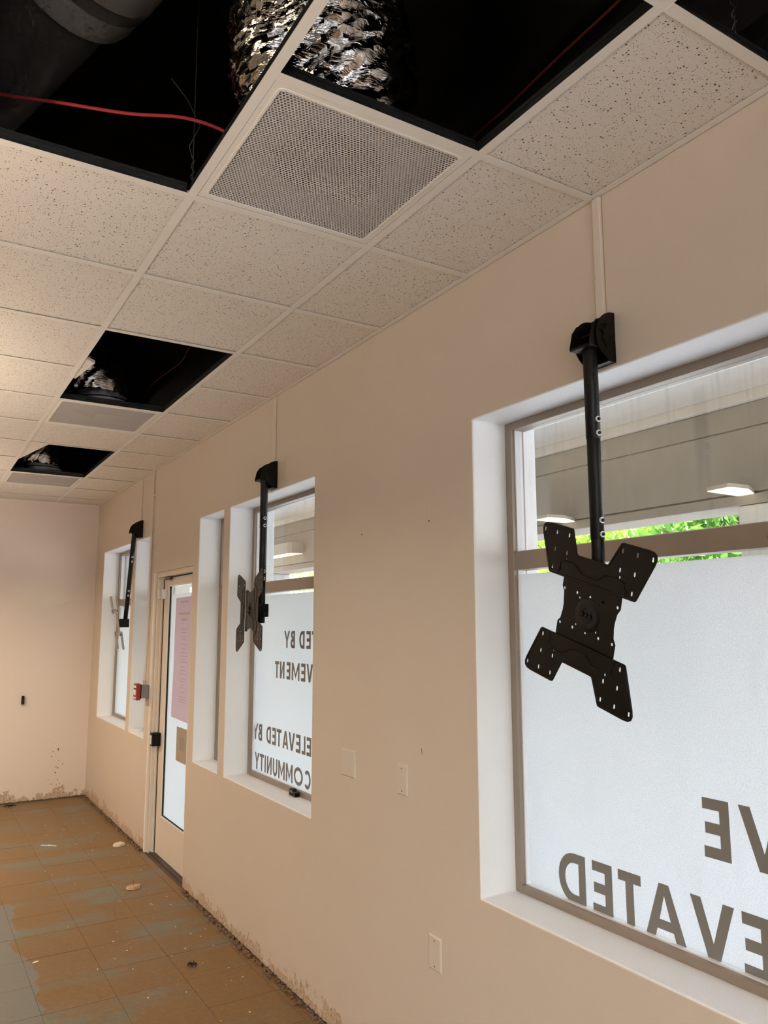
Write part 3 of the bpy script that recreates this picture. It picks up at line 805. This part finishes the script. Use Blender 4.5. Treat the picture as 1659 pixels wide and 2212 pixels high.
for z in (1.52, .62): MB().box(-.024, 0, -.006, .026, z-.008, z+.008).build('strap', 'raceway_white', cd, bevel=.002)
MB().tube([(-.026, -.004, .004), (-.026, -.004, .026)], .0125, 8).build('fitting', 'zinc', cd)

# ------------------------------------------------------------------ small things on the walls
def blank_plate(y0, y1, z0, z1, label, gang=1):
    o = empty('blank_wall_plate', (0, (y0+y1)/2, (z0+z1)/2)); tag(o, label, 'wall plate', 'blank cover plates on the window wall')
    w = (y1-y0)/2; h = (z1-z0)/2; m = MB()
    a = [(0, -w, -h), (0, w, -h), (0, w, h), (0, -w, h)]; b = [(-.0055, -w+.006, -h+.006), (-.0055, w-.006, -h+.006), (-.0055, w-.006, h-.006), (-.0055, -w+.006, h-.006)]
    m.poly(a); m.poly(b)
    for k in range(4): m.poly([a[k], a[(k+1) % 4], b[(k+1) % 4], b[k]])
    me = m.mesh('plate'); bm = bmesh.new(); bm.from_mesh(me); bmesh.ops.remove_doubles(bm, verts=bm.verts, dist=1e-5); bm.to_mesh(me); bm.free()
    put('plate', me, 'plate_plastic', o, bevel=.0012)
    for dy in ([0] if gang == 1 else [-.023, .023]):
        for dz in (-.042, .042): MB().tube([(-.0045, dy, dz), (-.0062, dy, dz), (-.0066, dy, dz)], [.0028, .0028, .002], 10).build('screw', 'dark_screw' if gang == 1 else 'plate_plastic', o)
blank_plate(2.982, 3.106, 1.070, 1.187, 'double width blank wall plate between the windows', 2)
blank_plate(2.576, 2.652, 1.070, 1.188, 'narrow blank wall plate, upper right of the three plates')
blank_plate(2.366, 2.444, .514, .631, 'narrow blank wall plate lowest on the wall')
blank_plate(8.470, 8.540, 1.066, 1.188, 'narrow blank wall plate by the far corner')

ps = empty('fire_alarm_pull', (0, 6.36, 1.20)); tag(ps, 'red fire alarm pull box on grey steel back box beside door', 'fire alarm')
MB().box(-.060, 0, -.050, .060, -.050, .050).build('back_box', 'grey_box', ps, bevel=.003)
for y, z in ((-.0505, .012), (-.0505, -.016)): MB().tube([(-.045, y+.002, z), (-.045, y-.001, z)], .003, 8).build('box_screw', 'dark_screw', ps)
MB().tube([(-.024, -.0495, -.004), (-.024, -.0512, -.004)], .0125, 20).build('knockout', 'grey_box', ps)
MB().box(-.066, -.060, -.050, .046, -.052, .052).build('gasket', 'black_matte', ps)
rb = MB().box(-.100, -.066, -.052, .040, -.064, .064).build('pull_body', 'red_plastic', ps, bevel=.005)
MB().box(-.1035, -.099, -.040, .028, -.022, .018).build('pull_handle', 'white_plastic', rb, bevel=.003)
MB().box(-.1015, -.0995, -.044, .032, .030, .048).build('label_strip', 'white_plastic', rb)
MB().box(-.1015, -.0995, -.044, .032, -.052, -.040).build('label_strip', 'white_plastic', rb)
MB().box(-.1012, -.0992, -.042, .030, .019, .027).build('handle_recess', 'black_matte', rb)

ds = empty('plastic_disc', (.060, 6.870, Z0)); tag(ds, 'round white plastic disc lying on the narrow sidelight sill', 'disc')
MB().tube([(0, 0, .000), (0, 0, .010), (0, 0, .018), (0, 0, .026)], [.050, .054, .052, .036], 32).build('body', 'white_plastic', ds, smooth=True)
MB().tube([(0, 0, .026), (0, 0, .0275)], [.034, .033], 28).build('face', 'plate_plastic', ds, smooth=True)

gd = empty('black_latch', (.118, 3.872, Z0)); tag(gd, 'small black plastic fastener lying on middle window sill', 'fastener')
MB().prism([(0, .045, .002), (0, .042, .026), (0, .034, .037), (0, .004, .036), (0, -.012, .026), (0, -.030, .024), (0, -.040, .016), (0, -.036, .002)], (.026, 0, 0)).build('body', 'black_steel', gd, bevel=.003)
for y in (.024, .008): MB().box(-.001, .002, y-.005, y+.005, .018, .028).build('clear_window', 'grey_box', gd, bevel=.001)

bx_ = empty('black_outlet_stub', (-.633, YB, .986)); tag(bx_, 'small black box sticking out of the far end wall', 'box')
MB().box(-.012, .012, -.030, 0, -.040, .040).build('body', 'black_matte', bx_, bevel=.003)
MB().tube([(0, -.030, .004), (0, -.034, .004)], .005, 10).build('screw', 'dark_screw', bx_)
MB().box(-.008, .014, -.022, 0, -.048, -.040).build('tab', 'grey_box', bx_)

hk = empty('hook_strip', (0, 8.47, 2.28)); tag(hk, 'thin white strip with a hook high near the far corner', 'hook')
MB().box(-.012, 0, -.008, .008, .02, .27).build('strip', 'raceway_white', hk, bevel=.002)
MB().box(-.003, 0, .016, .022, .0, .27).build('cord', 'raceway_white', hk)
MB().tube([(-.006, 0, .025), (-.014, .006, .006), (-.030, .012, -.004), (-.036, .014, .006), (-.034, .014, .014)], .004, 8).build('hook', 'trim_paint', hk, smooth=True)

# stains and nail holes low on the end wall
random.seed(12)
for k in range(16):
    x = random.gauss(-.30, .04); z = random.uniform(.12, .62); r = random.uniform(.003, .008)
    MB().prism([(x+p[0], YB-.0006, z+p[1]) for p in circle(0, 0, r, 8, r*random.uniform(.5, 1.4), random.random())], (0, .0005, 0)).build('stain', 'mould_stain', wall_b)

# ------------------------------------------------------------------ air diffusers
def diffuser(i, label):
    yc = gy(i)+T/2; xc = (XA+XB)/2
    t = tag(empty('air_diffuser', (xc, yc, H)), label, 'air vent', 'perforated air diffusers in the ceiling grid')
    h = T/2-FW-.0012; a = .268
    outer = [(-h, -h), (h, -h), (h, h), (-h, h)]; inner = round_poly([(-a, -a), (a, -a), (a, a), (-a, a)], .016)
    fr = put('face_frame', sheet(outer, [inner], .004, .0008), 'grid_white', t); fr.location = (0, 0, .0028)
    lip = put('lip', sheet(round_poly([(-a-.006, -a-.006), (a+.006, -a-.006), (a+.006, a+.006), (-a-.006, a+.006)], .018), [round_poly([(-a+.002, -a+.002), (a-.002, -a+.002), (a-.002, a-.002), (-a+.002, a-.002)], .014)], .004, .001), 'grid_white', t); lip.location = (0, 0, .0012)
    MB().tube([(0, 0, .094), (0, 0, .097)], .156, 32).build('throat_damper', 'grey_box', t)
    MB().box(-a-.004, a+.004, -a-.004, a+.004, 0, .0008).build('perforated_face', 'perforated_face', t, loc=(0, 0, .0026))
    # plenum box with throat and angled blades
    pn = MB()
    for q in ((-.285, -.280, -.285, .285), (.280, .285, -.285, .285), (-.28, .28, -.285, -.280), (-.28, .28, .280, .285)): pn.box(*q, .003, .036)
    pn.build('plenum_side', 'vent_back', t)
    back = put('plenum_back', sheet([(-.285, -.285), (.285, -.285), (.285, .285), (-.285, .285)], [circle(0, 0, .155, 32)], .002), 'vent_back', t); back.location = (0, 0, .0365)
    n = 32
    th = MB(); th.tube([(0, 0, .036), (0, 0, .095)], .157, n, cap=False); th.build('throat', 'vent_back', t, smooth=True)
    for k in range(5):
        x = -.16+k*.022
        MB().prism([(x, -.15, .008), (x+.002, -.15, .008), (x+.018, -.15, .034), (x+.016, -.15, .034)], (0, .26, 0)).build('blade', 'white_plastic', t)
    for k in range(4):
        y = .02+k*.028
        MB().prism([(-.02, y, .008), (-.02, y+.002, .008), (-.02, y+.018, .034), (-.02, y+.016, .034)], (.2, 0, 0)).build('blade', 'white_plastic', t)
    return t
diffuser(1, 'nearest and largest white perforated air diffuser in ceiling')
diffuser(6, 'middle white perforated air diffuser, second along the ceiling')
diffuser(10, 'farthest white perforated air diffuser, small, towards the end wall')

# ------------------------------------------------------------------ things above the ceiling
def foil_duct(name, pts, rad, seed, label):
    """crumpled foil sleeve of a flexible duct: long pleats round the tube, broken by random folds"""
    pts = [Vector(p) for p in pts]; n = 110; rows = 120
    me = MB(); L = len(pts)-1
    def ridge(a, b, c): return 1-abs(noise.noise(Vector((a, b, c))))*2
    for k in range(rows+1):
        s = k/rows*L; i = min(int(s), L-1); u = s-i
        p0, p1, p2, p3 = pts[max(i-1, 0)], pts[i], pts[i+1], pts[min(i+2, L)]
        p = .5*((2*p1)+(-p0+p2)*u+(2*p0-5*p1+4*p2-p3)*u*u+(-p0+3*p1-3*p2+p3)*u**3)
        t = (-p0+p2)*.5+(2*p0-5*p1+4*p2-p3)*u+1.5*(-p0+3*p1-3*p2+p3)*u*u; t.normalize()
        a = t.cross(Vector((.2, .9, .1))).normalized(); b = t.cross(a)
        r0 = rad[i]*(1-u)+rad[i+1]*u
        for j in range(n):
            w = 2*pi*j/n; cx, cy = cos(w), sin(w)
            wob = noise.noise(Vector((cx*1.2, cy*1.2, s*.9+seed)))
            d = .16*wob+.085*ridge(cx*1.0+wob, cy*1.0, s*6.2+cx*2.6+seed*2)+.045*ridge(cx*1.6, cy*1.6+wob*2, s*12+cy*4+seed)
            r = r0*(.92+d)
            q = p+a*cx*r+b*cy*r
            me.v.append((q.x, q.y, max(q.z, H+.100)))
    for k in range(rows):
        for j in range(n):
            a = k*n+j; b = k*n+(j+1) % n; me.f.append((a, b, b+n, a+n))
    o = me.build(name, 'foil', smooth=True)
    tag(o, label, 'duct', 'foil flexible ducts above the diffusers')
    return o
xd = (XA+XB)/2
y = gy(1)+T/2
foil_duct('foil_duct', [(xd, y, H+.115), (xd-.02, y-.03, H+.20), (xd-.03, y-.02, H+.30), (xd-.03, y-.01, H+.40), (xd-.02, y, H+.48), (xd-.02, y, H+.53)], [.19, .25, .26, .26, .22, .08], 1, 'nearest crumpled silver foil duct above large diffuser')
for i, lab, sd in ((6, 'middle crumpled foil duct glinting in the second opening', 5), (10, 'farthest crumpled foil duct glinting in the third opening', 9)):
    y = gy(i)+T/2
    foil_duct('foil_duct', [(xd-.03, y-.02, H+.125), (xd-.08, y-.10, H+.17), (xd-.10, y-.06, H+.25), (xd-.10, y+.12, H+.33), (xd-.10, y+.4, H+.38), (xd-.10, y+.85, H+.40)], [.17, .20, .20, .19, .18, .18], sd, lab)
rd = empty('round_duct', (-1.5, 2.2, 3.72)); tag(rd, 'big dark round metal duct at upper left above open ceiling', 'duct')
ax = Vector((-.36, .90, -.16)).normalized(); c0 = Vector((-1.30, 2.05, 3.78))
def rdp(s): return tuple(c0+ax*s-Vector((-1.5, 2.2, 3.72)))
MB().tube([rdp(.0), rdp(.6), rdp(1.2), rdp(2.4)], [.205, .205, .205, .205], 48).build('pipe', 'duct_grey', rd, smooth=True)
MB().tube([rdp(-.30), rdp(-.2), rdp(.28), rdp(.305), rdp(.31)], [.235, .235, .238, .232, .215], 48).build('sleeve', 'duct_wrap', rd, smooth=True)
for s in (-.26, .16): MB().tube([rdp(s), rdp(s+.045)], .2405, 48).build('tape_band', 'duct_grey', rd, smooth=True)

def cable(name, pts, r, mat, label):
    c = MB()
    P_ = [Vector(p) for p in pts]; out_ = []
    for i in range(len(P_)-1):
        p0, p1, p2, p3 = P_[max(i-1, 0)], P_[i], P_[i+1], P_[min(i+2, len(P_)-1)]
        for k in range(8):
            u = k/8; out_.append(.5*((2*p1)+(-p0+p2)*u+(2*p0-5*p1+4*p2-p3)*u*u+(-p0+3*p1-3*p2+p3)*u**3))
    out_.append(P_[-1]); c.tube(out_, r, 8)
    return tag(c.build(name, mat, smooth=True), label, 'cable')
cable('red_cable', [(-1.72, 2.30, 3.22), (-1.564, 2.257, 3.20), (-1.414, 2.209, 3.20), (-1.24, 2.15, 3.195), (-1.088, 2.09, 3.20), (-.964, 2.078, 3.19), (-.90, 2.09, 3.16)], .0050, 'red_cable', 'red cable crossing the large open ceiling cell at upper left')
cable('orange_cable', [(-.30, .60, 3.27), (-.286, 1.157, 3.25), (-.276, 1.393, 3.25), (-.262, 1.60, 3.25), (-.257, 1.788, 3.25), (-.25, 2.2, 3.24)], .0042, 'orange_cable', 'dull red cable running along the opening beside nearest diffuser')
cable('thin_cable', [(-.52, 3.25, 3.013), (-.50, 3.60, 3.16), (-.486, 3.954, 3.20), (-.455, 4.20, 3.20), (-.47, 4.45, 3.20), (-.481, 4.765, 3.20), (-.431, 5.128, 3.20), (-.36, 5.4, 3.12), (-.30, 5.6, 3.013)], .0015, 'orange_cable', 'thin brown cable drooping in the second ceiling opening')
def hanger(x, y, label, curl=True):
    c = MB(); c.tube([(x, y, H+.034), (x, y+.004, H+.5), (x+.01, y+.01, ROOF)], .0014, 6)
    if curl:
        pts = [(x+.006*cos(t*1.1), y+.006*sin(t*1.1), H+.036+t*.006) for t in range(14)]
        pts += [(x-.012, y+.006, H+.15), (x+.016, y-.004, H+.22), (x-.02, y+.01, H+.30), (x-.07, y+.02, H+.36)]
        c.tube(pts, .0013, 6)
    return tag(c.build('hanger_wire', 'wire', smooth=True), label, 'wire', 'grid hanger wires')
hanger(XB-.003, gy(2)-.02, 'twisted hanger wire at corner of upper left ceiling opening')
hanger(-.20, gy(0)-.004, 'twisted hanger wire in the opening at upper right corner')

# ------------------------------------------------------------------ debris on the floor
def chunk(x, y, sx, sy, sz, rot, seed, mat, name, label, cat, nail=False):
    random.seed(seed)
    o = empty(name, (x, y, 0)); tag(o, label, cat)
    o.rotation_euler = (0, 0, rot)
    k = 7; ring = [(sx*(.75+.3*random.random())*cos(2*pi*i/k), sy*(.7+.35*random.random())*sin(2*pi*i/k)) for i in range(k)]
    m = MB(); b = [(a, c, .0) for a, c in ring]; t = [(a*.86+random.uniform(-.004, .004), c*.86, sz*(.7+.3*random.random())) for a, c in ring]
    i = 0; m.poly(b); m.poly(t)
    for q in range(k): m.poly([b[q], b[(q+1) % k], t[(q+1) % k], t[q]])
    me = m.mesh('body'); bm = bmesh.new(); bm.from_mesh(me); bmesh.ops.remove_doubles(bm, verts=bm.verts, dist=1e-5); bm.to_mesh(me); bm.free()
    put('body', me, mat, o, bevel=.002, seg=1)
    if nail: MB().tube([(0, 0, sz*.8), (.001, .001, sz+.035)], .0013, 6).build('nail', 'dark_screw', o)
    return o
chunk(-.119, 6.574, .062, .050, .022, .3, 3, 'gypsum', 'plaster_chunk', 'pale broken plaster chunk on floor by the far wall base', 'debris')
chunk(-.270, 5.492, .058, .046, .020, .1, 6, 'wood_scrap', 'wood_scrap', 'orange wood scrap with a nail on the floor near door', 'debris', True)
chunk(-.98, 4.60, .022, .010, .003, .4, 9, 'white_plastic', 'paper_scrap', 'small white paper scrap on the brown floor', 'debris')
st = MB()
for k in range(9):
    a = k*.7; st.tube([(.0, .0, .003), (.018*cos(a), .018*sin(a), .010+.004*(k % 2)), (.026*cos(a+.3), .026*sin(a+.3), .003)], .0022, 5)
o = st.build('black_scrap', 'black_matte', loc=(-.305, 4.137, 0)); tag(o, 'small black plastic burst fragment on floor near the wall', 'debris')
o2 = bpy.data.objects.new('black_scrap', o.data); COL.objects.link(o2); o2.location = (-.70, 8.50, 0); o2.scale = (2.2, 1, 1); tag(o2, 'flat black plastic scrap against the far end wall base', 'debris')
o = MB().tube([(-.643, 6.891, .003), (-.59, 6.852, .004), (-.541, 6.807, .003)], .0028, 6).build('plastic_stick', 'white_plastic'); tag(o, 'thin white plastic stick lying on the far floor', 'debris')
random.seed(21)
ch = MB()
for k in range(150):
    x = -abs(random.gauss(0, .45))-.02; y = random.uniform(2.2, 7.6)
    if x < -1.3 or x > -.05: continue
    r = random.uniform(.002, .0065); a = random.random()*3
    p = [(x+r*cos(a+t*pi/2)*random.uniform(.6, 1.2), y+r*sin(a+t*pi/2)*random.uniform(.6, 1.2), .0005) for t in range(4)]
    ch.prism(p, (0, 0, r*.5))
tag(ch.build('plaster_crumbs', 'chip_white'), 'pale plaster crumbs scattered over the brown floor', 'crumbs', kind='stuff')
rbm = MB()
random.seed(5)
for k in range(1500):
    y = random.choice((random.uniform(1.8, 5.31), random.uniform(6.3, YB), random.uniform(1.8, 5.31)))
    x = -abs(random.gauss(0, .012))-.001; r = random.uniform(.0025, .009)*(1.3 if random.random() < .1 else 1)
    z = max(0, random.gauss(0, .008)); a = random.random()*3
    p = [(x+r*cos(a+t*2*pi/5)*random.uniform(.5, 1.2), y+r*sin(a+t*2*pi/5)*random.uniform(.6, 1.5), z) for t in range(5)]
    p = [(min(q[0], -.0005), q[1], q[2]) for q in p]
    rbm.prism(p, (random.uniform(-.002, 0), 0, r*.9))
tag(rbm.build('wall_base_rubble', 'rubble'), 'dark crumbly adhesive rubble along the foot of the window wall', 'rubble', kind='stuff')

# ------------------------------------------------------------------ outside: walk, arcade beam, soffit, columns, lamps, trees
tag(MB().box(-30, 40, -40, YF-.15, -.30, -.06).build('floor_exterior_lot', 'concrete_walk'), 'pale concrete lot in front of the added storefront window', 'pavement', kind='structure')
tag(MB().box(.30, 40, YF-.15, 60, -.30, -.06).build('floor_exterior_walk', 'concrete_walk'), 'pale concrete walk outside the windows', 'pavement', kind='structure')
SOF = 2.93; BX = 2.0; BB = 2.333
tag(MB().box(.30, BX+.3, -8, 22, SOF, SOF+.12).build('ceiling_soffit', 'soffit_paint'), 'cream painted soffit of the outside arcade', 'soffit', kind='structure')
bm_ = tag(empty('arcade_beam', (BX, 4, BB)), 'taupe stucco arcade beam seen through the upper panes', 'beam', kind='structure')
def be(o): o.parent = bm_; o.location = (-BX, -4, -BB); return o
be(MB().box(BX+.012, BX+.29, -8, 22, BB, 4.4).build('core', 'beam_stucco'))
be(MB().box(BX-.006, BX+.012, -8, 22, BB, 2.388).build('bottom_ledge', 'beam_stucco', bevel=.003))
be(MB().box(BX-.030, BX+.012, -8, 22, 2.872, SOF).build('cornice', 'soffit_paint', bevel=.003))
for k in range(-4, 10): 
    be(MB().box(BX, BX+.012, k*2.2+.003, (k+1)*2.2-.003, 2.398, 2.735).build('panel', 'beam_stucco', bevel=.002))
    be(MB().box(BX+.003, BX+.012, k*2.2+.003, (k+1)*2.2-.003, 2.743, 2.868).build('panel', 'beam_stucco', bevel=.002))
for k, y in enumerate((2.10, 8.70, 15.3, -4.5)):
    c = tag(MB().box(BX-.002, BX+.30, y, y+.36, -.06, BB-.001).build('arcade_column', 'ext_column', bevel=.01), ['grey arcade column at right edge of nearest window view', 'grey arcade column seen low through the middle window', 'grey arcade column far along the walk', 'grey arcade column outside the picture'][k], 'column', kind='structure')
# white stucco returns outside each window (lit by the sky)
def ext_sconce(plan, z0, z1, label):
    cx = sum(p[0] for p in plan)/len(plan); cy = sum(p[1] for p in plan)/len(plan)
    o = tag(empty('wall_sconce', (cx, cy, z0)), label, 'outdoor lamp')
    MB().prism([(x-cx, y-cy, .004) for x, y in plan], (0, 0, z1-z0)).build('housing', 'lamp_housing', o)
    MB().prism([(cx*0+(x-cx)*.97, (y-cy)*.97, 0) for x, y in plan], (0, 0, .004)).build('lens', 'lens_lit', o)
    return o
s1 = [(2.0, 2.452), (1.73, 2.447), (1.712, 2.317), (1.735, 2.304), (1.846, 2.294), (1.908, 2.318), (2.0, 2.36)]
ext_sconce(s1, 2.383, 2.402, 'lit outdoor lamp on beam, right one in nearest window')
ext_sconce([(x, y*1.0+1.265) for x, y in s1], 2.383, 2.402, 'lit outdoor lamp on beam, left one in nearest window')
s2 = [(2.0, 8.92), (1.87, 8.92), (1.845, 8.88), (1.845, 7.80), (1.87, 7.74), (1.93, 7.72), (2.0, 7.72)]
ext_sconce(s2, 2.495, 2.615, 'long beige outdoor lamp on beam, seen through middle window')

def tree(x, y, h, r, seed, label, deep):
    random.seed(seed)
    o = tag(empty('street_tree', (x, y, -.06)), label, 'tree', 'trees beyond the arcade')
    MB().tube([(0, 0, 0), (.05, .03, h*.4), (-.03, .08, h*.72)], [.13, .09, .04], 10).build('trunk', 'bark', o, smooth=True)
    for k in range(5):
        a = k*1.3; MB().tube([(.03, .03, h*.38+.1*k), (r*.4*cos(a), r*.4*sin(a), h*.60+.08*k), (r*.75*cos(a), r*.75*sin(a), h*.72)], [.045, .03, .012], 7).build('branch', 'bark', o, smooth=True)
    m = MB()
    for k in range(5200):
        u = random.gauss(0, 1), random.gauss(0, 1), random.gauss(0, 1); l = math.sqrt(sum(c*c for c in u)); s = random.random()**.45/l
        c = Vector((u[0]*s*r, u[1]*s*r, h*.62+u[2]*s*h*.42))
        if c.z < .9: continue
        q = Vector((random.uniform(-1, 1), random.uniform(-1, 1), random.uniform(-1, 1))).normalized(); w = q.cross(Vector((random.random(), .3, 1))).normalized()
        L_ = random.uniform(.06, .13); W_ = L_*.32
        m.poly([c-q*L_, c+w*W_, c+q*L_, c-w*W_])
    f = m.mesh('foliage')
    fo = put('foliage', f, 'leaf_deep' if deep else 'leaf', o, normals=False); fo['kind'] = 'stuff'
    return o
for x, y, h, r, s, l, d in ((8.6, 12.4, 4.6, 2.0, 1, 'bright yellow green tree at left of nearest window view', False), (7.6, 8.7, 4.4, 1.5, 2, 'green tree behind the pole in nearest window view', False),
                            (6.6, 5.7, 4.2, 1.2, 3, 'darker green tree beside the grey column', True), (11, 22.5, 4.6, 2.2, 4, 'yellow green tree seen through the middle window', False), (14, 16.8, 5.5, 2.2, 5, 'tall green tree far behind the arcade', True)):
    tree(x, y, h, r, s, l, d)
